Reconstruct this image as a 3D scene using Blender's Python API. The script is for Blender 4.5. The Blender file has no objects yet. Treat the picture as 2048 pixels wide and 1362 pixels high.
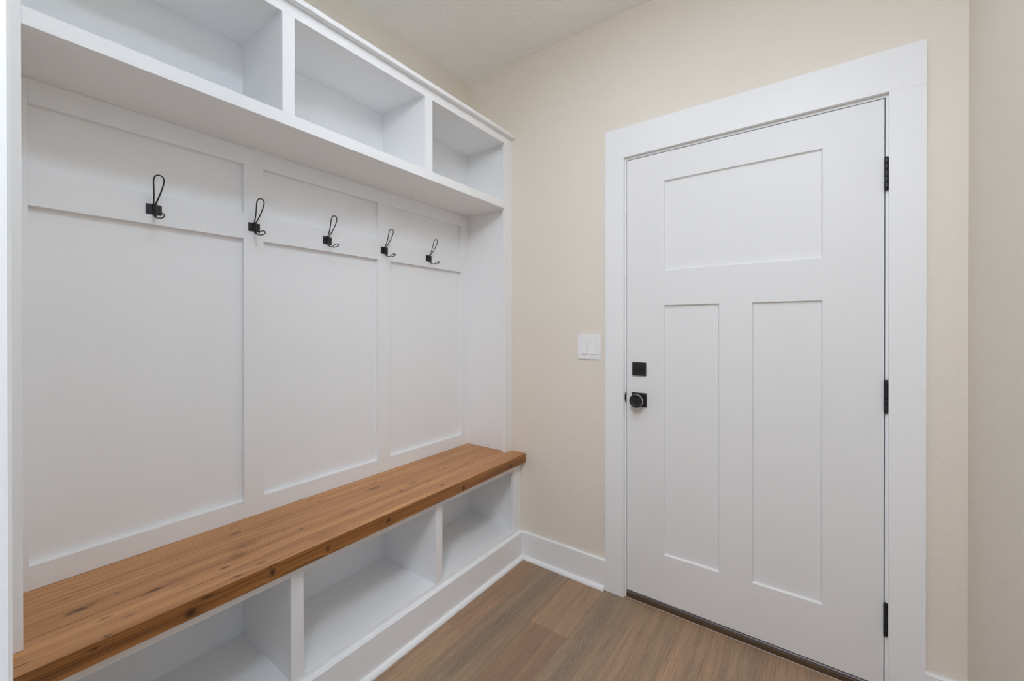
import bpy, bmesh, math, random
from mathutils import Vector, Matrix
random.seed(7)
sc = bpy.context.scene
COL = sc.collection

# ------------------------------------------------------------------ materials
def mat(name):
    m = bpy.data.materials.new(name); m.use_nodes = True
    nt = m.node_tree
    return m, nt, nt.nodes['Principled BSDF']

def N(nt, typ, **kw):
    n = nt.nodes.new(typ)
    for k, v in kw.items():
        if k.startswith('i_'):
            n.inputs[int(k[2:])].default_value = v
        else:
            setattr(n, k, v)
    return n

def math_node(nt, op, a, b=None, clamp=False):
    n = nt.nodes.new('ShaderNodeMath'); n.operation = op; n.use_clamp = clamp
    for i, s in enumerate((a, b)):
        if s is None: continue
        if isinstance(s, (int, float)): n.inputs[i].default_value = s
        else: nt.links.new(s, n.inputs[i])
    return n.outputs[0]

def mixrgb(nt, fac, a, b, mode='MIX'):
    n = nt.nodes.new('ShaderNodeMix'); n.data_type = 'RGBA'; n.blend_type = mode
    for i, s in ((0, fac), (6, a), (7, b)):
        if isinstance(s, (int, float)): n.inputs[i].default_value = s
        elif isinstance(s, tuple): n.inputs[i].default_value = (*s[:3], 1)
        else: nt.links.new(s, n.inputs[i])
    return n.outputs[2]

def smooth(nt, v, lo, hi, a=0.0, b=1.0):
    n = nt.nodes.new('ShaderNodeMapRange'); n.interpolation_type = 'SMOOTHSTEP'
    nt.links.new(v, n.inputs[0])
    for i, x in zip((1, 2, 3, 4), (lo, hi, a, b)): n.inputs[i].default_value = x
    return n.outputs[0]

def paint(name, col, rough, bscale=0, bstr=0, bdist=0.001, var=0.0, spec=0.5, detail=3):
    m, nt, b = mat(name)
    b.inputs['Base Color'].default_value = (*col, 1)
    b.inputs['Roughness'].default_value = rough
    b.inputs['Specular IOR Level'].default_value = spec
    tc = N(nt, 'ShaderNodeTexCoord')
    if var:
        n2 = N(nt, 'ShaderNodeTexNoise'); n2.inputs['Scale'].default_value = 2.2; n2.inputs['Detail'].default_value = 2
        nt.links.new(tc.outputs['Object'], n2.inputs['Vector'])
        c2 = tuple(max(0, c - var) for c in col)
        nt.links.new(mixrgb(nt, n2.outputs[0], col, c2), b.inputs['Base Color'])
    if bscale:
        n = N(nt, 'ShaderNodeTexNoise'); n.inputs['Scale'].default_value = bscale
        n.inputs['Detail'].default_value = detail; n.inputs['Roughness'].default_value = .55
        nt.links.new(tc.outputs['Object'], n.inputs['Vector'])
        h = smooth(nt, n.outputs[0], .38, .68)
        bp = N(nt, 'ShaderNodeBump'); bp.inputs['Strength'].default_value = bstr; bp.inputs['Distance'].default_value = bdist
        nt.links.new(h, bp.inputs['Height']); nt.links.new(bp.outputs[0], b.inputs['Normal'])
    return m

def metal(name, col, rough, metallic=1.0):
    m, nt, b = mat(name)
    tc = N(nt, 'ShaderNodeTexCoord'); n = N(nt, 'ShaderNodeTexNoise'); n.inputs['Scale'].default_value = 300
    nt.links.new(tc.outputs['Object'], n.inputs['Vector'])
    nt.links.new(mixrgb(nt, n.outputs[0], col, tuple(c * .75 for c in col)), b.inputs['Base Color'])
    b.inputs['Metallic'].default_value = metallic; b.inputs['Roughness'].default_value = rough
    return m

WHITE = paint('white_trim_paint', (.86, .86, .86), .38, 90, .05, .0006, spec=.25)
DOORW = paint('white_door_paint', (.81, .806, .80), .45, 160, .04, .0005, spec=.35)
WALL = paint('cream_wall_paint', (.80, .742, .65), .62, 170, .32, .0015, .012)
WALLW = paint('pale_wall_paint', (.84, .83, .81), .7, 700, .18, .0005, .01)
CEIL = paint('textured_ceiling_paint', (.95, .945, .93), .8, 58, .5, .004, .01, detail=2)
BLACK = metal('matte_black_metal', (.034, .033, .034), .40, .5)
BRONZE = metal('dark_bronze_metal', (.035, .033, .032), .38, .7)
HINGE = metal('aged_black_hinge_metal', (.05, .05, .055), .38, .8)
CHROME = metal('bright_metal', (.78, .77, .75), .22, 1)
PLASTIC = paint('white_switch_plastic', (.86, .86, .86), .3)
DARKGAP = paint('dark_weatherstrip_foam', (.03, .028, .028), .8)
SILLM = metal('brown_vinyl_sill', (.16, .135, .135), .4, .1)
CAULK = paint('white_caulk', (.75, .73, .70), .5)

def threshold_mat():
    m, nt, b = mat('stained_threshold_wood')
    tc = N(nt, 'ShaderNodeTexCoord'); mp = N(nt, 'ShaderNodeMapping'); mp.inputs['Scale'].default_value = (3, 60, 60)
    nt.links.new(tc.outputs['Object'], mp.inputs[0])
    n = N(nt, 'ShaderNodeTexNoise'); n.inputs['Scale'].default_value = 3; n.inputs['Detail'].default_value = 5
    nt.links.new(mp.outputs[0], n.inputs['Vector'])
    nt.links.new(mixrgb(nt, n.outputs[0], (.045, .024, .012), (.13, .075, .038)), b.inputs['Base Color'])
    b.inputs['Roughness'].default_value = .45
    return m
THRESH = threshold_mat()

def bench_wood(name, axis_u, knots, dark, mid, light, kdark, rough, fk=.62):
    """pine board stained brown; grain runs along y, axis_u is the direction across the grain (0 = x, 2 = z)"""
    m, nt, b = mat(name); L = nt.links.new
    tc = N(nt, 'ShaderNodeTexCoord'); sep = N(nt, 'ShaderNodeSeparateXYZ'); L(tc.outputs['Object'], sep.inputs[0])
    u, y = sep.outputs[axis_u], sep.outputs[1]
    # edge wobble
    cmb0 = N(nt, 'ShaderNodeCombineXYZ'); L(math_node(nt, 'MULTIPLY', u, 6), cmb0.inputs[0]); L(math_node(nt, 'MULTIPLY', y, 1.6), cmb0.inputs[1])
    nw = N(nt, 'ShaderNodeTexNoise'); nw.inputs['Scale'].default_value = 1.5; nw.inputs['Detail'].default_value = 2; L(cmb0.outputs[0], nw.inputs['Vector'])
    warp = math_node(nt, 'MULTIPLY', math_node(nt, 'SUBTRACT', nw.outputs[0], .5), .016)
    core = halo = None
    for (ku, ky, ru, ry, s) in knots:
        # normalised distance to the knot
        du = math_node(nt, 'MULTIPLY', math_node(nt, 'SUBTRACT', u, ku), 1 / ru)
        dy = math_node(nt, 'MULTIPLY', math_node(nt, 'SUBTRACT', y, ky), 1 / (ry * 1.2))
        d2 = math_node(nt, 'ADD', math_node(nt, 'MULTIPLY', du, du), math_node(nt, 'MULTIPLY', dy, dy))
        g = math_node(nt, 'POWER', 2.718, math_node(nt, 'MULTIPLY', d2, -1.0))
        gw = math_node(nt, 'POWER', 2.718, math_node(nt, 'MULTIPLY', d2, -.28))
        k1 = math_node(nt, 'MULTIPLY', g, s)
        core = k1 if core is None else math_node(nt, 'MAXIMUM', core, k1)
        w1 = math_node(nt, 'MULTIPLY', math_node(nt, 'MULTIPLY', gw, du), ru * .85 * s)
        warp = math_node(nt, 'SUBTRACT', warp, w1)
    uu = math_node(nt, 'ADD', u, warp)
    # broad bands
    def grain(su, sy, scale, det, off):
        c = N(nt, 'ShaderNodeCombineXYZ'); L(math_node(nt, 'MULTIPLY', uu, su), c.inputs[0]); L(math_node(nt, 'MULTIPLY', y, sy), c.inputs[1]); c.inputs[2].default_value = off
        n = N(nt, 'ShaderNodeTexNoise'); n.inputs['Scale'].default_value = scale; n.inputs['Detail'].default_value = det; n.inputs['Roughness'].default_value = .6
        L(c.outputs[0], n.inputs['Vector']); return n.outputs[0]
    broad = grain(26, .9, 1, 4, 0.3)
    fine = grain(210, 2.0, 1, 5, 3.1)
    pores = grain(620, 9, 1, 2, 7.7)
    blot = grain(9, 5, 1, 3, 12.0)
    c = mixrgb(nt, smooth(nt, broad, .36, .66), mid, light)
    c = mixrgb(nt, smooth(nt, fine, .44, .68, 0, fk), c, dark)
    c = mixrgb(nt, smooth(nt, pores, .60, .74, 0, .30), c, kdark)
    c = mixrgb(nt, smooth(nt, blot, .56, .80, 0, .45), c, dark)
    # glued board seams
    if axis_u == 0:
        seams = None
        for sx in (.098, .166, .232, .300, .366):
            s = smooth(nt, math_node(nt, 'ABSOLUTE', math_node(nt, 'SUBTRACT', u, sx)), .0003, .0016, .6, 0)
            seams = s if seams is None else math_node(nt, 'MAXIMUM', seams, s)
        c = mixrgb(nt, seams, c, kdark)
    # knots: ragged dark core with rings
    cr = N(nt, 'ShaderNodeCombineXYZ'); L(math_node(nt, 'MULTIPLY', uu, 90), cr.inputs[0]); L(math_node(nt, 'MULTIPLY', y, 45), cr.inputs[1])
    nk = N(nt, 'ShaderNodeTexNoise'); nk.inputs['Scale'].default_value = 1.3; nk.inputs['Detail'].default_value = 4; L(cr.outputs[0], nk.inputs['Vector'])
    kk = math_node(nt, 'MULTIPLY', core, math_node(nt, 'ADD', math_node(nt, 'MULTIPLY', nk.outputs[0], 1.9), -.05))
    c = mixrgb(nt, smooth(nt, kk, .10, .60, 0, .66), c, dark)
    c = mixrgb(nt, smooth(nt, kk, .46, .90, 0, .72), c, kdark)
    L(c, b.inputs['Base Color'])
    b.inputs['Roughness'].default_value = rough
    b.inputs['Specular IOR Level'].default_value = .45
    bp = N(nt, 'ShaderNodeBump'); bp.inputs['Strength'].default_value = .25; bp.inputs['Distance'].default_value = .0006
    L(math_node(nt, 'SUBTRACT', fine, math_node(nt, 'MULTIPLY', kk, .3)), bp.inputs['Height']); L(bp.outputs[0], b.inputs['Normal'])
    return m

# knots as they sit on the photographed bench: (x, y, radius across, radius along, strength)
TOPK = [(.249, -1.705, .011, .026, .9), (.238, -1.680, .007, .022, .5), (.301, -1.572, .011, .034, .75), (.318, -1.590, .006, .014, .45), (.342, -1.677, .007, .015, .65), (.239, -1.633, .004, .006, .9),
        (.376, -1.639, .003, .012, .8), (.111, -1.699, .003, .013, .8), (.160, -1.716, .003, .009, .7), (.424, -1.682, .005, .008, 1.0), (.391, -1.808, .004, .018, .8),
        (.069, -1.300, .006, .014, .75), (.134, -1.319, .008, .016, .85), (.246, -1.339, .022, .040, .55), (.292, -1.372, .024, .024, .6), (.394, -1.347, .009, .012, .8),
        (.335, -1.419, .009, .012, .75), (.409, -1.416, .008, .012, .85), (.284, -1.169, .006, .009, .75), (.250, -1.215, .004, .007, .75), (.290, -.995, .013, .030, .6),
        (.068, -1.020, .006, .011, .75), (.115, -1.010, .005, .014, .7), (.202, -.988, .004, .006, .7), (.175, -.798, .017, .034, .75), (.122, -.765, .006, .020, .8),
        (.261, -.665, .010, .026, .62), (.295, -.750, .010, .013, .8), (.128, -.499, .006, .012, .75), (.165, -.470, .005, .017, .6), (.245, -.441, .008, .011, .7),
        (.391, -.603, .009, .014, .75), (.300, -.600, .005, .014, .55), (.253, -.220, .013, .020, .55), (.200, -.170, .006, .012, .5)]
FRONTK = [(.556, -1.331, .013, .008, 1.0), (.569, -1.335, .006, .005, .8), (.548, -1.158, .011, .007, .9), (.551, -.919, .010, .012, .75), (.543, -.507, .011, .010, .9),
          (.545, -.142, .009, .010, .85), (.545, -1.527, .013, .016, .9), (.566, -1.495, .006, .026, .7), (.563, -1.705, .003, .008, 1.0)]
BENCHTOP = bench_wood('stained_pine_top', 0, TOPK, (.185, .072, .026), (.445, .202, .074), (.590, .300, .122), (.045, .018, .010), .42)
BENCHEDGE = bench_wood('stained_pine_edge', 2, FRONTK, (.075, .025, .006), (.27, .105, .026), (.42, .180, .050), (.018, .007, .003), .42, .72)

def floor_mat():
    m, nt, b = mat('oak_look_plank_floor'); L = nt.links.new
    tc = N(nt, 'ShaderNodeTexCoord'); sep = N(nt, 'ShaderNodeSeparateXYZ'); L(tc.outputs['Object'], sep.inputs[0])
    tint = N(nt, 'ShaderNodeAttribute'); tint.attribute_name = 'plank_tint'
    info = N(nt, 'ShaderNodeAttribute'); info.attribute_name = 'plank_info'     # r: cathedral strength, g: seed, b: place across the plank
    si = N(nt, 'ShaderNodeSeparateXYZ'); L(info.outputs['Vector'], si.inputs[0])
    uvn = N(nt, 'ShaderNodeUVMap'); uvn.uv_map = 'plank_uv'
    su = N(nt, 'ShaderNodeSeparateXYZ'); L(uvn.outputs[0], su.inputs[0])
    u, v = su.outputs[0], su.outputs[1]           # metres within the plank (u from its middle)
    seed = math_node(nt, 'MULTIPLY', si.outputs[1], 37.0)
    def noise(su_, sv_, det, off=0.0, rough=.6):
        c = N(nt, 'ShaderNodeCombineXYZ'); L(math_node(nt, 'MULTIPLY', u, su_), c.inputs[0]); L(math_node(nt, 'MULTIPLY', v, sv_), c.inputs[1]); L(math_node(nt, 'ADD', seed, off), c.inputs[2])
        n = N(nt, 'ShaderNodeTexNoise'); n.inputs['Scale'].default_value = 1; n.inputs['Detail'].default_value = det; n.inputs['Roughness'].default_value = rough
        L(c.outputs[0], n.inputs['Vector']); return n.outputs[0]
    # cathedral rings of a flat-sawn board
    wob = math_node(nt, 'MULTIPLY', math_node(nt, 'SUBTRACT', noise(3, 5, 3), .5), .085)
    uo = math_node(nt, 'ADD', math_node(nt, 'SUBTRACT', u, math_node(nt, 'MULTIPLY', si.outputs[2], 1.0)), math_node(nt, 'MULTIPLY', math_node(nt, 'SUBTRACT', noise(2, 2.5, 2, 5), .5), .05))
    h = math_node(nt, 'ADD', math_node(nt, 'MULTIPLY', v, .13), wob)
    rr = math_node(nt, 'ADD', h, math_node(nt, 'MULTIPLY', math_node(nt, 'POWER', math_node(nt, 'ABSOLUTE', uo), 1.35), 4.2))
    ring = math_node(nt, 'SINE', math_node(nt, 'ADD', math_node(nt, 'MULTIPLY', rr, 980), math_node(nt, 'MULTIPLY', noise(55, 20, 3, 9), 9.0)))
    ringm = smooth(nt, ring, -.1, .95)
    near = smooth(nt, math_node(nt, 'ABSOLUTE', uo), .012, .036, 1, 0)
    cath = math_node(nt, 'MULTIPLY', math_node(nt, 'MULTIPLY', ringm, near), si.outputs[0])
    cath = math_node(nt, 'MULTIPLY', cath, smooth(nt, noise(3, 4, 2, 17), .28, .46))
    g1 = noise(42, 1.5, 4, 2)
    g2 = noise(330, 7, 5, 4)
    g3 = noise(700, 34, 2, 6)
    c = tint.outputs['Color']
    c = mixrgb(nt, smooth(nt, g1, .35, .68, 0, .55), c, mixrgb(nt, .62, c, (0.200, 0.124, 0.080)))
    c = mixrgb(nt, smooth(nt, g1, .30, .45, .16, 0), c, (0.680, 0.410, 0.250))
    c = mixrgb(nt, math_node(nt, 'MULTIPLY', near, math_node(nt, 'MULTIPLY', si.outputs[0], .42)), c, (0.290, 0.224, 0.164))
    c = mixrgb(nt, smooth(nt, g2, .46, .68, 0, .55), c, (0.170, 0.100, 0.064))
    c = mixrgb(nt, smooth(nt, g3, .54, .70, 0, .36), c, (0.100, 0.060, 0.040))
    c = mixrgb(nt, math_node(nt, 'MULTIPLY', cath, .55), c, (0.092, 0.064, 0.044))
    # short dark checks and knots along the figure
    kn = smooth(nt, noise(30, 9, 2, 23), .70, .80, 0, .6)
    c = mixrgb(nt, math_node(nt, 'MULTIPLY', kn, .8), c, (0.100, 0.064, 0.040))
    # micro seam between planks
    e = math_node(nt, 'SUBTRACT', .089, math_node(nt, 'ABSOLUTE', u))
    c = mixrgb(nt, smooth(nt, e, .0002, .0010, .40, 0), c, (0.100, 0.064, 0.040))
    L(c, b.inputs['Base Color'])
    b.inputs['Roughness'].default_value = .47
    b.inputs['Specular IOR Level'].default_value = .4
    bp = N(nt, 'ShaderNodeBump'); bp.inputs['Strength'].default_value = .15; bp.inputs['Distance'].default_value = .0005
    L(math_node(nt, 'MULTIPLY', g2, -1), bp.inputs['Height']); L(bp.outputs[0], b.inputs['Normal'])
    return m
FLOOR = floor_mat()

def emis(name, col, s):
    m, nt, b = mat(name)
    b.inputs['Base Color'].default_value = (.9, .9, .9, 1)
    b.inputs['Emission Color'].default_value = (*col, 1); b.inputs['Emission Strength'].default_value = s
    return m
def glass_mat():
    m = bpy.data.materials.new('clear_window_glass'); m.use_nodes = True; nt = m.node_tree; nt.nodes.clear()
    o = N(nt, 'ShaderNodeOutputMaterial'); mx = N(nt, 'ShaderNodeMixShader'); t = N(nt, 'ShaderNodeBsdfTransparent'); g = N(nt, 'ShaderNodeBsdfGlossy')
    g.inputs['Roughness'].default_value = .02; mx.inputs[0].default_value = .06
    nt.links.new(t.outputs[0], mx.inputs[1]); nt.links.new(g.outputs[0], mx.inputs[2]); nt.links.new(mx.outputs[0], o.inputs[0])
    return m

# ------------------------------------------------------------------ mesh helpers
def box(bm, x0, x1, y0, y1, z0, z1, bev=0.0, seg=1, mi=0):
    t = bmesh.new()
    bmesh.ops.create_cube(t, size=1)
    for v in t.verts:
        v.co = Vector(((x0 + x1) / 2 + v.co.x * (x1 - x0), (y0 + y1) / 2 + v.co.y * (y1 - y0), (z0 + z1) / 2 + v.co.z * (z1 - z0)))
    if bev: bmesh.ops.bevel(t, geom=t.edges[:], offset=bev, segments=seg, profile=.7, affect='EDGES')
    join(bm, t, mi)
def join(bm, t, mi=0):
    bmesh.ops.recalc_face_normals(t, faces=t.faces[:])
    mp = {v: bm.verts.new(v.co) for v in t.verts}
    for f in t.faces:
        nf = bm.faces.new([mp[v] for v in f.verts]); nf.material_index = mi; nf.smooth = f.smooth
    t.free()
def prism(bm, prof, plane, a, b, mi=0, smooth_faces=False):
    """extrude a 2-D outline: plane 'xz' runs along y from a to b, 'yz' along x, 'xy' along z"""
    t = bmesh.new()
    def P(p, s):
        return {'xz': Vector((p[0], s, p[1])), 'yz': Vector((s, p[0], p[1])), 'xy': Vector((p[0], p[1], s))}[plane]
    A = [t.verts.new(P(p, a)) for p in prof]; B = [t.verts.new(P(p, b)) for p in prof]
    t.faces.new(A); t.faces.new(B)
    n = len(prof)
    for i in range(n):
        f = t.faces.new((A[i], A[(i + 1) % n], B[(i + 1) % n], B[i])); f.smooth = smooth_faces
    join(bm, t, mi)
def lathe(bm, prof, centre, axis='y', seg=40, mi=0):
    """prof: (radius, distance along axis)"""
    t = bmesh.new(); rings = []
    for r, d in prof:
        ring = []
        for i in range(seg):
            a = 2 * math.pi * i / seg
            p = {'y': (r * math.cos(a), d, r * math.sin(a)), 'z': (r * math.cos(a), r * math.sin(a), d), 'x': (d, r * math.cos(a), r * math.sin(a))}[axis]
            ring.append(t.verts.new(Vector(centre) + Vector(p)))
        rings.append(ring)
    for k in range(len(rings) - 1):
        for i in range(seg):
            f = t.faces.new((rings[k][i], rings[k][(i + 1) % seg], rings[k + 1][(i + 1) % seg], rings[k + 1][i])); f.smooth = True
    t.faces.new(rings[0]); t.faces.new(rings[-1])
    join(bm, t, mi)
def tube(bm, pts, r, seg=10, closed=False):
    t = bmesh.new(); pts = [Vector(p) for p in pts]; n = len(pts); rings = []
    up = None
    for i, p in enumerate(pts):
        if closed: d = pts[(i + 1) % n] - pts[i - 1]
        else: d = pts[min(i + 1, n - 1)] - pts[max(i - 1, 0)]
        d.normalize()
        if up is None:
            up = d.orthogonal().normalized()
        up = (up - d * up.dot(d)).normalized(); s = d.cross(up)
        rings.append([t.verts.new(p + (up * math.cos(2 * math.pi * k / seg) + s * math.sin(2 * math.pi * k / seg)) * r) for k in range(seg)])
    for i in range(n if closed else n - 1):
        a, b_ = rings[i], rings[(i + 1) % n]
        for k in range(seg):
            f = t.faces.new((a[k], a[(k + 1) % seg], b_[(k + 1) % seg], b_[k])); f.smooth = True
    if not closed: t.faces.new(rings[0]); t.faces.new(rings[-1])
    join(bm, t)

def wloc(o):
    v = Vector((0, 0, 0))
    while o: v += o.location; o = o.parent
    return v
def obj(name, bm, mats, parent=None, label=None):
    """link ONE mesh object; vertices are given in room coordinates"""
    me = bpy.data.meshes.new(name)
    if parent:
        off = wloc(parent); 
        for v in bm.verts: v.co -= off
    bm.to_mesh(me); bm.free()
    for m in (mats if isinstance(mats, (list, tuple)) else [mats]): me.materials.append(m)
    o = bpy.data.objects.new(name, me); COL.objects.link(o)
    if parent: o.parent = parent
    if label: o['label'] = label
    return o
def part(name, m, parent, *boxes, bev=0.0, label=None):
    bm = bmesh.new()
    for bx in boxes: box(bm, *bx, bev=bev)
    return obj(name, bm, m, parent, label)
def thing(name, label, cat, loc, group=None, kind=None):
    o = bpy.data.objects.new(name, None); o.empty_display_size = .1; COL.objects.link(o); o.location = loc
    return tag(o, label, cat, group, kind)
def tag(o, label, cat, group=None, kind=None):
    o['label'] = label; o['category'] = cat
    if group: o['group'] = group
    if kind: o['kind'] = kind
    return o

# ------------------------------------------------------------------ measured layout (metres)
ZC = 2.7645; XR = 2.1119; YF = -1.868; WT = .112
XB, XPAN, XF = .0395, .0205, .3345          # back frame face, recessed panel face, face frame front
ZBT, ZBB = .5765, .5277                     # bench top / underside
XBF, XL = .4296, .3949                      # bench front edge, bench cabinet face
Y0R, Y0D = -6.0, YF - WT                    # far wall of the next room, its near side
XW0, XW1 = -1.5, 4.6

# ------------------------------------------------------------------ setting
def build_floor():
    me_bm = bmesh.new()
    uv = me_bm.loops.layers.uv.new('plank_uv')
    ti = me_bm.loops.layers.float_color.new('plank_tint')
    inf = me_bm.loops.layers.float_vector.new('plank_info')
    W = .178; base = .0115
    warm, grey, brown, light, tan = (.385, .238, .143), (.335, .238, .154), (.305, .192, .121), (.415, .268, .163), (.366, .242, .152)
    # per plank column: joint position, (tint, cathedral strength, figure offset) towards the door and towards the camera
    spec = {2: (-.623, (warm, .15, .0), (light, .1, .02)), 3: (-1.45, (grey, 1.0, -.005), (tan, .3, 0)), 4: (-.399, (light, .22, .03), (brown, .25, .03)),
            5: (-1.30, (grey, 1.0, -.028), (warm, .2, 0)), 6: (-.98, (tan, .25, .05), (light, .2, 0)), 7: (-1.6, (light, .5, .01), (tan, .2, 0)),
            8: (-.70, (tan, .45, .0), (warm, .3, .02)), 9: (-1.2, (light, .4, .02), (brown, .2, 0))}
    L_ = 1.22
    i0 = int(math.floor((XW0 - base) / W)) ; i1 = int(math.ceil((XW1 - base) / W))
    for i in range(i0, i1):
        rnd = random.Random(i * 13 + 5)
        x0, x1 = max(XW0, base + i * W), min(XW1, base + (i + 1) * W); xc = base + (i + .5) * W
        j0 = spec[i][0] if i in spec else -rnd.random() * L_
        cuts = [0.16]
        y = j0
        while y > Y0R: cuts.append(y); y -= L_
        cuts.append(Y0R)
        for k in range(len(cuts) - 1):
            ya, yb = cuts[k + 1], cuts[k]
            if i in spec and k < 2: tn, cs, fo = spec[i][1 + k]
            else: tn, cs, fo = rnd.choice((warm, grey, brown, light, tan)), rnd.choice((.1, .3, .9)), rnd.uniform(-.03, .03)
            s = rnd.random() + k * .31
            vs = [me_bm.verts.new((x, yy, 0)) for x, yy in ((x0, ya), (x1, ya), (x1, yb), (x0, yb))]
            f = me_bm.faces.new(vs)
            for l in f.loops:
                l[uv].uv = (l.vert.co.x - xc, l.vert.co.y)
                l[ti] = (*tn, 1); l[inf] = Vector((cs, s, fo))
    o = obj('floor', me_bm, FLOOR)
    tag(o, 'brown wood plank floor running to the white door', 'floor', kind='structure')
    # slab under the planks
    bm = bmesh.new(); box(bm, XW0, XW1, Y0R, .16, -.12, -.002)
    obj('subfloor', bm, CAULK, o)
build_floor()

def structure(name, m, label, cat, *boxes, bev=0):
    bm = bmesh.new()
    for b in boxes: box(bm, *b, bev=bev)
    return tag(obj(name, bm, m), label, cat, kind='structure')

structure('ceiling', CEIL, 'knockdown textured pale ceiling above the mudroom', 'ceiling', (XW0, XW1, Y0R, .16, ZC, ZC + .12))
structure('wall_left', WALL, 'cream wall above and behind the white locker', 'wall', (-.12, 0, YF, .12, 0, ZC))
DX0, DX1, DZ1 = .9835, 1.9349, 2.0798         # rough opening in the door wall
structure('wall_back', WALL, 'cream orange-peel wall around the white door', 'wall',
          (0, DX0, 0, .12, 0, ZC), (DX1, XR + .12, 0, .12, 0, ZC), (DX0, DX1, 0, .12, DZ1, ZC))
structure('wall_right', WALL, 'narrow strip of cream wall at the right edge beside the door', 'wall', (XR, XR + .12, Y0D, 0, 0, ZC))
structure('wall_front', WALLW, 'end of the pale textured wall at the left edge of the photo', 'wall', (XW0, 1.1925, Y0D, YF, 0, ZC), bev=.0025)
structure('wall_hall_right', WALLW, 'wall of the adjoining room beside the mudroom opening', 'wall', (XR + .12, XW1, Y0D, YF, 0, ZC))
structure('wall_hall_far', WALLW, 'far wall of the adjoining room behind the camera', 'wall', (XW0, XW1, Y0R - .12, Y0R, 0, ZC))
structure('wall_hall_left', WALLW, 'left wall of the adjoining room behind the camera', 'wall', (XW0 - .12, XW0, Y0R, YF, 0, ZC))
WY0, WY1, WZ0, WZ1 = -4.9, -2.5, .75, 2.45
structure('wall_hall_window', WALLW, 'window wall of the adjoining room', 'wall',
          (XW1, XW1 + .12, Y0R, WY0, 0, ZC), (XW1, XW1 + .12, WY1, YF, 0, ZC), (XW1, XW1 + .12, WY0, WY1, 0, WZ0), (XW1, XW1 + .12, WY0, WY1, WZ1, ZC))
win = thing('window_1', 'white framed window lighting the adjoining room', 'window', (XW1, WY0, WZ0), kind='structure')
part('window_frame', WHITE, win, (XW1 + .03, XW1 + .09, WY0, WY0 + .06, WZ0, WZ1), (XW1 + .03, XW1 + .09, WY1 - .06, WY1, WZ0, WZ1),
     (XW1 + .03, XW1 + .09, WY0 + .06, WY1 - .06, WZ0, WZ0 + .06), (XW1 + .03, XW1 + .09, WY0 + .06, WY1 - .06, WZ1 - .06, WZ1),
     (XW1 + .03, XW1 + .09, (WY0 + WY1) / 2 - .03, (WY0 + WY1) / 2 + .03, WZ0 + .06, WZ1 - .06))
part('pane', glass_mat(), win, (XW1 + .057, XW1 + .061, WY0 + .06, WY1 - .06, WZ0 + .06, WZ1 - .06))

# baseboards with quarter-round shoe
def quarter(r, n=6, sx=1):
    return [(0, 0)] + [(sx * r * math.cos(a), r * math.sin(a)) for a in [i * math.pi / 2 / n for i in range(n + 1)]]
BBZ, BBT, SHR = .1431, .0205, .0178
def base_along_x(name, label, x0, x1, sx0, sx1):
    bm = bmesh.new(); prism(bm, [(0, 0), (-.014, 0), (-.014, BBZ - .003), (-.011, BBZ), (0, BBZ)], 'yz', x0, x1)
    o = tag(obj(name, bm, WHITE), label, 'baseboard', kind='structure')
    bm = bmesh.new(); prism(bm, [(-.014 + p[0], p[1]) for p in quarter(SHR, sx=-1)], 'yz', sx0, sx1, smooth_faces=False)
    obj('shoe_molding', bm, WHITE, o)
base_along_x('baseboard_back', 'white baseboard between the bench cabinet and the door casing', .4160, .9036, .4345, .8990)
base_along_x('baseboard_back_right', 'short white baseboard between the door casing and the right wall', 2.0152, XR, 2.0152, XR - .033)
bm = bmesh.new(); prism(bm, [(XR, 0), (XR - .014, 0), (XR - .014, BBZ - .003), (XR - .011, BBZ), (XR, BBZ)], 'xz', Y0D, -.0145)
bb = tag(obj('baseboard_right', bm, WHITE), 'white baseboard along the right wall', 'baseboard', kind='structure')
bm = bmesh.new(); prism(bm, [(XR - .014 + p[0], p[1]) for p in quarter(SHR, sx=-1)], 'xz', Y0D, -.0325)
obj('shoe_molding', bm, WHITE, bb)

# ------------------------------------------------------------------ door
door = thing('door_1', 'white craftsman door with three recessed panels and black hardware', 'door', (1.459, 0, 0), kind='structure')
C1, C2, C3, C4, CZ1, CZ2, YC = .9036, .9950, 1.9235, 2.0150, 2.0711, 2.2131, -.0174
part('casing_leg', WHITE, door, (C1, C2, YC, 0, 0, CZ1 - .0002), bev=.0007)
part('casing_leg', WHITE, door, (C3, C4, YC, 0, 0, CZ1 - .0002), bev=.0007)
part('casing_head', WHITE, door, (C1, C4, YC, 0, CZ1, CZ2), bev=.0007)
J0, J1, JZ = 1.0024, 1.9160, 2.0608
part('door_jamb', WHITE, door, (DX0, J0, 0, .115, .0, JZ), (J1, DX1, 0, .115, .0, JZ), (DX0, DX1, 0, .115, JZ, DZ1))
part('weatherstrip', DARKGAP, door, (J0, J0 + .012, .046, .06, .036, JZ), (J1 - .012, J1, .046, .06, .036, JZ), (J0 + .012, J1 - .012, .046, .06, JZ - .012, JZ), label='dark weatherstrip in the gap around the door')
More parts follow.
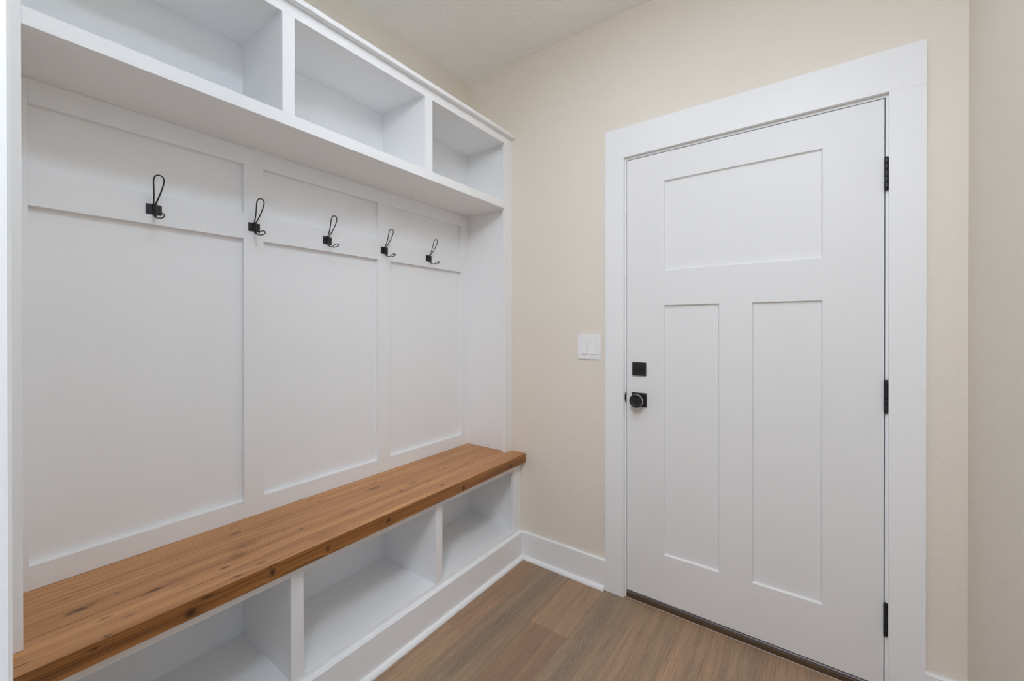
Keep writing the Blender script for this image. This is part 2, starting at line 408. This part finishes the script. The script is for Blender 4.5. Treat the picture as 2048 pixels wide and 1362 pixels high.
# slab with three recessed panels
D0, D1, DZ0, DZT = 1.0051, 1.9132, .0375, 2.0570
E = (1.1757, 1.3998, 1.5195, 1.7436); G = (1.9309, 1.5298, 1.3736, .2520)
panels = [(E[0], E[3], G[1], G[0]), (E[0], E[1], G[3], G[2]), (E[2], E[3], G[3], G[2])]
def door_slab():
    bm = bmesh.new(); th = .044
    xs = sorted({D0, D1, *E}); zs = sorted({DZ0, DZT, *G})
    def inpanel(xm, zm): return any(a < xm < b and c < zm < d for a, b, c, d in panels)
    V = {}
    def vert(x, y, z):
        k = (round(x, 5), round(y, 5), round(z, 5))
        if k not in V: V[k] = bm.verts.new((x, y, z))
        return V[k]
    for i in range(len(xs) - 1):
        for j in range(len(zs) - 1):
            if inpanel((xs[i] + xs[i + 1]) / 2, (zs[j] + zs[j + 1]) / 2): continue
            bm.faces.new((vert(xs[i], 0, zs[j]), vert(xs[i + 1], 0, zs[j]), vert(xs[i + 1], 0, zs[j + 1]), vert(xs[i], 0, zs[j + 1])))
    # back and edges
    b = [vert(D0, th, DZ0), vert(D1, th, DZ0), vert(D1, th, DZT), vert(D0, th, DZT)]
    bm.faces.new(b[::-1])
    for f in ((D0, DZ0, D1, DZ0), (D1, DZ0, D1, DZT), (D1, DZT, D0, DZT), (D0, DZT, D0, DZ0)):
        a0 = bm.verts.new((f[0], 0, f[1])); a1 = bm.verts.new((f[2], 0, f[3])); a2 = bm.verts.new((f[2], th, f[3])); a3 = bm.verts.new((f[0], th, f[1]))
        bm.faces.new((a0, a3, a2, a1))
    # panel recess: small step, sloped sticking, flat field
    for a, b_, c, d in panels:
        loops = []
        for off, dep in ((0, 0), (.0008, .0032), (.0042, .0098), (.0050, .0100)):
            loops.append([vert(a + off, dep, c + off), vert(b_ - off, dep, c + off), vert(b_ - off, dep, d - off), vert(a + off, dep, d - off)])
        for k in range(3):
            for i in range(4):
                bm.faces.new((loops[k][i], loops[k][(i + 1) % 4], loops[k + 1][(i + 1) % 4], loops[k + 1][i]))
        bm.faces.new(loops[-1])
    return obj('door_slab', bm, DOORW, door)
door_slab()
part('threshold', THRESH, door, (J0, J1, -.0006, .10, 0, .0215), label='dark stained wood threshold under the door', bev=.0008)
bm = bmesh.new(); prism(bm, [(.0035, .0217), (.0035, .0265), (.009, .0325), (.045, .0325), (.045, .0217)], 'yz', J0, J1)
sill = obj('sill_cap', bm, SILLM, door, 'grey vinyl sill cap on the threshold')
part('door_sweep', DARKGAP, door, (D0, D1, .006, .038, .0327, .0374), label='black rubber sweep along the bottom edge of the door')
part('caulk_bead', CAULK, door, (J0, J1, -.0022, -.0008, 0.0003, .0014), label='thin pale caulk line where the threshold meets the floor')
# hinges
for zc in (1.7985, 1.0373, .2747):
    bm = bmesh.new(); hx, hy, r, L_ = 1.9174, -.0062, .0057, .108
    for k in range(5):
        a = zc - L_ / 2 + k * L_ / 5
        lathe(bm, [(r * .93, a + .0003), (r, a + .0009), (r, a + L_ / 5 - .0009), (r * .93, a + L_ / 5 - .0003)], (hx, hy, 0), 'z', 20)
    lathe(bm, [(r * .6, zc - L_ / 2 - .0035), (r * .95, zc - L_ / 2 - .002), (r * .95, zc - L_ / 2)], (hx, hy, 0), 'z', 20)
    lathe(bm, [(r * .95, zc + L_ / 2), (r * .95, zc + L_ / 2 + .002), (r * .6, zc + L_ / 2 + .0035)], (hx, hy, 0), 'z', 20)
    h = obj('hinge', bm, HINGE, door, 'black hinge barrel on the right edge of the door')
    bm = bmesh.new(); box(bm, D1 + .0003, D1 + .0022, -.0035, .030, zc - L_ / 2 + .001, zc + L_ / 2 - .001)
    obj('hinge_leaf', bm, HINGE, h)
# strike plate lip on the left jamb
bm = bmesh.new()
pr = [(J0 - .0002, .9152)] + [(J0 - .0002 - .0072 * math.sin(math.pi * t) ** .55, .9152 + .0572 * t) for t in [i / 18 for i in range(1, 18)]] + [(J0 - .0002, .9724)]
prism(bm, pr, 'xz', -.0016, -.0001)
st = obj('strike_plate', bm, BRONZE, door, 'black curved strike plate lip on the door jamb')
# deadbolt
bm = bmesh.new(); box(bm, 1.0325, 1.0965, -.0075, -.0001, 1.0500, 1.1118, bev=.0012, seg=2)
db = obj('deadbolt', bm, BLACK, door, 'square black deadbolt plate above the knob')
bm = bmesh.new()
lathe(bm, [(.0085, -.0076), (.0080, -.0110), (.0060, -.0118)], (1.0645, 0, 1.0795), 'y', 28)
prof = []
for t in range(24):
    a = 2 * math.pi * t / 24; prof.append((1.0655 + .0205 * math.copysign(abs(math.cos(a)) ** .55, math.cos(a)), 1.0790 + .0056 * math.copysign(abs(math.sin(a)) ** .7, math.sin(a))))
prism(bm, prof, 'xz', -.0205, -.0116, smooth_faces=True)
obj('thumb_turn', bm, BRONZE, db)
# knob
bm = bmesh.new(); box(bm, 1.0297, 1.0993, -.0075, -.0001, .9060, .9708, bev=.0012, seg=2)
kr = obj('door_knob', bm, BLACK, door, 'round black door knob on a square rosette')
KC = (1.0645, 0, .9383)
bm = bmesh.new(); lathe(bm, [(.0190, -.0076), (.0175, -.0120), (.0125, -.0150), (.0120, -.0230), (.0150, -.0265)], KC, 'y', 40)
obj('knob_neck', bm, BLACK, kr)
bm = bmesh.new(); lathe(bm, [(.0150, -.0266), (.0262, -.0290), (.0300, -.0330), (.0306, -.0440), (.0304, -.0500)], KC, 'y', 56)
obj('knob_drum', bm, CHROME, kr, 'bright polished side of the black knob')
bm = bmesh.new(); lathe(bm, [(.0302, -.0501), (.0300, -.0512), (.0290, -.0522), (.0262, -.0526), (.0255, -.0519), (.0120, -.0519), (.0085, -.0519)], KC, 'y', 56)
obj('knob_face', bm, BLACK, kr)
bm = bmesh.new(); box(bm, KC[0] - .0095, KC[0] + .0085, -.0536, -.0520, KC[2] - .0035, KC[2] + .0040, bev=.0005)
obj('lock_button', bm, BRONZE, kr)

# ------------------------------------------------------------------ light switch
SX0, SX1, SZ0, SZ1 = .7504, .8742, 1.1145, 1.2370
sw = thing('light_switch', 'white double rocker light switch plate on the wall beside the door', 'light switch', ((SX0 + SX1) / 2, 0, SZ0))
rock = [(.7723, .8043), (.8190, .8500)]
RZ0, RZ1 = 1.1415, 1.2085
def sw_plate():
    bm = bmesh.new(); g = .0009; yf = -.0062
    xs = [SX0 + .002, rock[0][0] - g, rock[0][1] + g, rock[1][0] - g, rock[1][1] + g, SX1 - .002]; zs = [SZ0 + .002, RZ0 - g, RZ1 + g, SZ1 - .002]
    for i in range(5):
        for j in range(3):
            if j == 1 and i in (1, 3): continue
            box(bm, xs[i], xs[i + 1], yf, -.0002, zs[j], zs[j + 1])
    # sloping rim around the plate
    for (a, b_, c, d) in ((SX0, SX0 + .002, SZ0, SZ1), (SX1 - .002, SX1, SZ0, SZ1)):
        box(bm, a, b_, yf + .0016, -.0002, c, d)
    for (c, d) in ((SZ0, SZ0 + .002), (SZ1 - .002, SZ1)): box(bm, SX0 + .002, SX1 - .002, yf + .0016, -.0002, c, d)
    return obj('wall_plate', bm, PLASTIC, sw)
sw_plate()
for a, b_ in rock:
    bm = bmesh.new(); zm = (RZ0 + RZ1) / 2
    prism(bm, [(-.001, RZ0), (-.0108, RZ0), (-.0066, zm), (-.0064, RZ1), (-.001, RZ1)], 'yz', a, b_)
    obj('rocker', bm, PLASTIC, sw)
    for z in (1.1275, 1.2230):
        bm = bmesh.new(); lathe(bm, [(.0030, -.0063), (.0028, -.0070), (.0018, -.0073)], ((a + b_) / 2, 0, z), 'y', 16)
        s = obj('screw', bm, PLASTIC, sw)

# ------------------------------------------------------------------ locker above the bench
loc = thing('mudroom_locker', 'white built-in wall locker with paneled back and three upper cubbies', 'locker', (.17, -.934, ZBT))
YRS, YLS = -.0397, -1.8288                  # inner faces of the side panels
ZSB, ZST, ZTR, ZCB, ZCT = 1.9316, 1.9717, 2.2924, 2.3329, 2.3511
ZSO = 1.9347
P1L, P1R, P2L, P2R, P3L, P3R = -1.7671, -1.2543, -1.1870, -.6782, -.6096, -.1022
ZU, ZM1, ZM2, ZB = 1.8700, 1.6922, 1.5985, .6418
Z0 = ZBT + .0004
EP = .0003
part('back_board', WHITE, loc, (.001, XPAN, YLS, YRS, Z0, ZSO - EP))
part('side_panel', WHITE, loc, (.001, XF - .0192, YRS, -.0006, Z0, ZCB - EP))
part('side_panel', WHITE, loc, (.001, XF - .0192, YF + .0006, YLS, Z0, ZCB - EP))
# raised frame on the back
for a, b_ in ((YLS, P1L), (P1R, P2L), (P2R, P3L), (P3R, YRS)):
    part('back_stile', WHITE, loc, (XPAN, XB, a, b_, Z0, ZSO - EP), bev=.0005)
for c, d in ((ZU, ZSO - EP), (ZM2, ZM1), (Z0, ZB)):
    for a, b_ in ((P1L, P1R), (P2L, P2R), (P3L, P3R)):
        part('back_rail', WHITE, loc, (XPAN, XB - .0001, a, b_, c, d), bev=.0005)
# upper cubbies
part('cubby_shelf', WHITE, loc, (.001, XF - .0192, YLS, YRS, ZSO, ZST - .0006))
part('cubby_back', WHITE, loc, (.001, .0305, YLS, YRS, ZST - .0004, 2.302))
part('cubby_top', WHITE, loc, (.001, XF - .0192, YLS, YRS, 2.3022, ZCB - EP))
YA1, YA2, YB1, YB2, YC1, YL1 = -1.2552, -1.2164, -.6482, -.6051, -.0663, -1.7996
for a, b_ in ((YA1 + .0018, YA2 - .0018), (YB1 + .0018, YB2 - .0018)):
    part('cubby_divider', WHITE, loc, (.0307, XF - .0192, a, b_, ZST - .0004, 2.302))
part('face_stile', WHITE, loc, (XF - .019, XF, YC1, -.0006, Z0, ZCB - EP), bev=.0006)
part('face_stile', WHITE, loc, (XF - .019, XF, YF + .0006, YL1, Z0, ZCB - EP), bev=.0006)
for a, b_ in ((YA1, YA2), (YB1, YB2)):
    part('face_stile', WHITE, loc, (XF - .019, XF - .0001, a, b_, ZST, ZTR), bev=.0006)
part('face_rail', WHITE, loc, (XF - .019, XF - .0001, YL1, YC1, ZSB, ZST), bev=.0006)
part('face_rail', WHITE, loc, (XF - .019, XF - .0001, YL1, YC1, ZTR, ZCB - EP), bev=.0006)
part('crown_cap', WHITE, loc, (.001, .3585, YF + .0006, -.0006, ZCB, ZCT), bev=.0012)

# ------------------------------------------------------------------ bench top
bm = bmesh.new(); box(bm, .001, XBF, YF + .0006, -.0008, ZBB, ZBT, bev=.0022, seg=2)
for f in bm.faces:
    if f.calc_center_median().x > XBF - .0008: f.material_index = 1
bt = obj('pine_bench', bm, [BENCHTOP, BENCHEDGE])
tag(bt, 'long knotty brown stained pine bench slab under the coat hooks', 'bench')

# ------------------------------------------------------------------ bench cabinet
bc = thing('bench_cabinet', 'low white cabinet with three open shoe cubbies under the wooden bench top', 'cabinet', (.2, -.934, 0))
ZLT, ZLB = .4909, .1610
YS1, YS2 = -1.842, -.0255
L1L, L1R, L2L, L2R, L3L, L0 = -1.2608, -1.2207, -.6470, -.6057, -.0656, -1.8015
ZTOP = ZBB - .0005
part('cabinet_back', WHITE, bc, (.001, .0335, YS1, YS2, .14, ZTOP - .012))
part('cabinet_bottom', WHITE, bc, (.0337, XL - .0192, YS1, YS2, .140, ZLB - .0008))
part('cabinet_ceiling', WHITE, bc, (.001, XL - .0192, YS1, YS2, ZTOP - .012, ZTOP))
part('side_panel', WHITE, bc, (.001, XL - .0192, YS2, -.0006, .001, ZTOP))
part('side_panel', WHITE, bc, (.001, XL - .0192, YF + .0006, YS1, .001, ZTOP))
for a, b_ in ((L1L + .0025, L1R - .0025), (L2L + .0025, L2R - .0025)):
    part('cabinet_divider', WHITE, bc, (.0337, XL - .0192, a, b_, ZLB - .0006, ZTOP - .0122))
for a, b_ in ((YF + .0006, L0), (L1L, L1R), (L2L, L2R), (L3L, -.0006)):
    part('face_stile', WHITE, bc, (XL - .019, XL, a, b_, ZLB, ZLT), bev=.0006)
part('face_rail', WHITE, bc, (XL - .019, XL - .0001, YF + .0006, -.0006, ZLT, ZTOP), bev=.0006)
part('face_rail', WHITE, bc, (XL - .019, XL - .0001, YF + .0006, -.0006, .001, ZLB), bev=.0006)
bm = bmesh.new(); prism(bm, [(XL, .001), (.4158, .001), (.4158, BBZ - .003), (.4128, BBZ), (XL, BBZ)], 'xz', YF + .0006, -.0006)
obj('base_board', bm, WHITE, bc)
bm = bmesh.new(); prism(bm, [(.4160 + p[0], p[1] + .0006) for p in quarter(SHR)], 'xz', YF + .0006, -.0145)
obj('shoe_molding', bm, WHITE, bc)

# ------------------------------------------------------------------ coat hooks
def spline(pts, n=8):
    P = [Vector(p) for p in pts]; out = []
    for i in range(len(P) - 1):
        p0, p1, p2, p3 = P[max(i - 1, 0)], P[i], P[i + 1], P[min(i + 2, len(P) - 1)]
        for k in range(n):
            t = k / n
            out.append(.5 * ((2 * p1) + (p2 - p0) * t + (2 * p0 - 5 * p1 + 4 * p2 - p3) * t * t + (3 * p1 - p0 - 3 * p2 + p3) * t ** 3))
    out.append(P[-1]); return out
ZH = 1.6292; HH = .0316
def make_hook(y, label):
    h = thing('coat_hook', label, 'coat hook', (XB, y, ZH), 'black wire coat hooks on the locker rail')
    X0 = XB + .0002
    # folded sheet bracket: two flanges and a raised centre channel
    prof = [(X0, -.0195), (X0 + .0022, -.0195), (X0 + .0022, -.0056), (X0 + .0066, -.0046), (X0 + .0066, .0046), (X0 + .0022, .0056), (X0 + .0022, .0195), (X0, .0195),
            (X0, .0040), (X0 + .0050, .0034), (X0 + .0050, -.0034), (X0, -.0040)]
    bm = bmesh.new(); prism(bm, [(p[0], p[1] + y) for p in prof], 'xy', ZH, ZH + HH)
    pl = obj('bracket_plate', bm, BLACK, h)
    for sy in (-.0132, .0132):
        for z in (.0075, .0240):
            bm = bmesh.new(); lathe(bm, [(.0027, X0 + .0023), (.0024, X0 + .0032), (.0012, X0 + .0035)], (0, y + sy, ZH + z), 'x', 14)
            obj('screw', bm, BRONZE, pl)
    # upper wire loop
    xa, za, xb, zb = X0 + .0082, ZH + .0300, .0985, 1.7400
    def up(s, w):
        x = xa + (xb - xa) * (s + .10 * math.sin(math.pi * s)) ; z = za + (zb - za) * (s - .06 * math.sin(math.pi * s)); return (x, y + w, z)
    prof = [(.0, .0022), (.2, .0046), (.4, .0072), (.6, .0100), (.75, .0118), (.86, .0122), (.94, .0100), (.985, .0056), (1.0, 0)]
    left = [up(s, -w) for s, w in prof]; right = [up(s, w) for s, w in reversed(prof[:-1])]
    bm = bmesh.new(); tube(bm, spline(left + right, 5), .00195, 10)
    obj('upper_loop', bm, BLACK, h)
    # lower wire loop
    lp = [(X0 + .0084, .0022, ZH + .030), (X0 + .0084, .0022, ZH + .006), (X0 + .0092, .0022, ZH - .002), (.0530, .0021, 1.6235), (.0640, .0020, 1.6165), (.0780, .0022, 1.6125), (.0880, .0042, 1.6112),
          (.0990, .0085, 1.6128), (.1090, .0092, 1.6162), (.1160, .0058, 1.6198), (.1185, 0, 1.6212)]
    left = [(a, y - b_, c) for a, b_, c in lp]; right = [(a, y + b_, c) for a, b_, c in reversed(lp[:-1])]
    bm = bmesh.new(); tube(bm, spline(left + right, 5), .0018, 10)
    obj('lower_loop', bm, BLACK, h)
    return h
hy = [-1.5090, -1.2205, -.9345, -.6445, -.3590]
hl = ['black wire coat hook alone on the widest back panel, nearest the left wall', 'black wire coat hook on the stile between the first and second back panels',
      'black wire coat hook at the middle of the five, on the center panel rail', 'black wire coat hook on the stile between the second and third back panels',
      'smallest looking black wire coat hook, closest to the door wall corner']
h0 = make_hook(hy[0], hl[0])
for y, lab in zip(hy[1:], hl[1:]):
    c = h0.copy(); COL.objects.link(c); c.location = (XB, y, ZH); c['label'] = lab
    for ch in list(h0.children):
        d = ch.copy(); COL.objects.link(d); d.parent = c
        for g in list(ch.children):
            e = g.copy(); COL.objects.link(e); e.parent = d

# ------------------------------------------------------------------ lights
def ceiling_disc(label, x, y, r, power, col):
    t = thing('ceiling_light', label, 'ceiling light', (x, y, ZC))
    bm = bmesh.new(); lathe(bm, [(r + .014, ZC - .001), (r + .014, ZC - .008), (r + .006, ZC - .018), (r, ZC - .018), (r, ZC - .002)], (x, y, 0), 'z', 48)
    obj('trim_ring', bm, WHITE, t)
    bm = bmesh.new(); lathe(bm, [(r - .0006, ZC - .003), (r - .0006, ZC - .011), (r - .004, ZC - .013), (.004, ZC - .0135)], (x, y, 0), 'z', 48)
    obj('diffuser', bm, emis('lit_diffuser', col, power), t)
ceiling_disc('round white ceiling light in the middle of the mudroom', 1.02, -.905, .15, 13.5, (.90, .94, 1.0))
ceiling_disc('unseen round fill light added to the mudroom ceiling, nearer the opening', 1.65, -1.5, .22, 25, (.66, .82, 1.0))  # added fill lamp, standing in for light bounced off the ceiling
def fill_drum(label, x, y, r, power, col):  # invented drum fixture: soft fill from behind the camera
    t = thing('ceiling_light', label, 'ceiling light', (x, y, ZC))
    bm = bmesh.new(); lathe(bm, [(.06, ZC - .001), (.06, ZC - .020), (.012, ZC - .028), (.012, 2.645)], (x, y, 0), 'z', 32)
    obj('fill_drum_canopy', bm, WHITE, t)
    bm = bmesh.new(); lathe(bm, [(r - .01, 2.640), (r, 2.634), (r, 2.528), (r - .01, 2.520), (.01, 2.516)], (x, y, 0), 'z', 48)
    obj('fill_drum_shade', bm, emis('lit_fill_drum', col, power), t)
fill_drum('unseen drum-shaped fill light added in the adjoining room', 1.75, -2.4, .20, 51, (.90, .925, 1.0))
ld = bpy.data.lights.new('window_daylight', 'AREA'); ld.shape = 'RECTANGLE'; ld.size = WY1 - WY0; ld.size_y = WZ1 - WZ0
ld.energy = 24; ld.color = (.25, .60, 1.0)
lo = bpy.data.objects.new('window_daylight', ld); COL.objects.link(lo)
lo.location = (XW1 + .16, (WY0 + WY1) / 2, (WZ0 + WZ1) / 2); lo.rotation_euler = Vector((-1, 0, 0)).to_track_quat('-Z', 'Y').to_euler()

w = bpy.data.worlds.new('daylight_sky'); sc.world = w; w.use_nodes = True
w.node_tree.nodes['Background'].inputs[0].default_value = (.55, .70, 1.0, 1); w.node_tree.nodes['Background'].inputs[1].default_value = .8

# ------------------------------------------------------------------ camera
f_px = 828.7199; yaw = math.radians(36.011); pit = math.radians(-.16); rol = math.radians(-.028)
fw = Vector((-math.sin(yaw) * math.cos(pit), math.cos(yaw) * math.cos(pit), math.sin(pit))); rt = Vector((math.cos(yaw), math.sin(yaw), 0)); up = rt.cross(fw)
r2 = rt * math.cos(rol) + up * math.sin(rol); u2 = -rt * math.sin(rol) + up * math.cos(rol)
cd = bpy.data.cameras.new('camera'); cam = bpy.data.objects.new('camera', cd); COL.objects.link(cam)
cd.sensor_fit = 'HORIZONTAL'; cd.sensor_width = 36; cd.lens = f_px * 36 / 2048
cd.shift_x = 0; cd.shift_y = (656.4721 - 681) / 2048; cd.clip_start = .02; cd.clip_end = 60
M = Matrix((r2, u2, -fw)).transposed().to_4x4(); M.translation = (1.7162, -1.9013, 1.2754); cam.matrix_world = M
sc.camera = cam

sc.view_settings.view_transform = 'Standard'; sc.view_settings.look = 'None'; sc.view_settings.gamma = 1; sc.view_settings.use_curve_mapping = False
sc.view_settings.exposure = 0.06
sc.cycles.max_bounces = 12; sc.cycles.diffuse_bounces = 8; sc.cycles.glossy_bounces = 4; sc.cycles.transparent_max_bounces = 8
sc.cycles.sample_clamp_indirect = 4.0; sc.cycles.caustics_reflective = False; sc.cycles.caustics_refractive = False
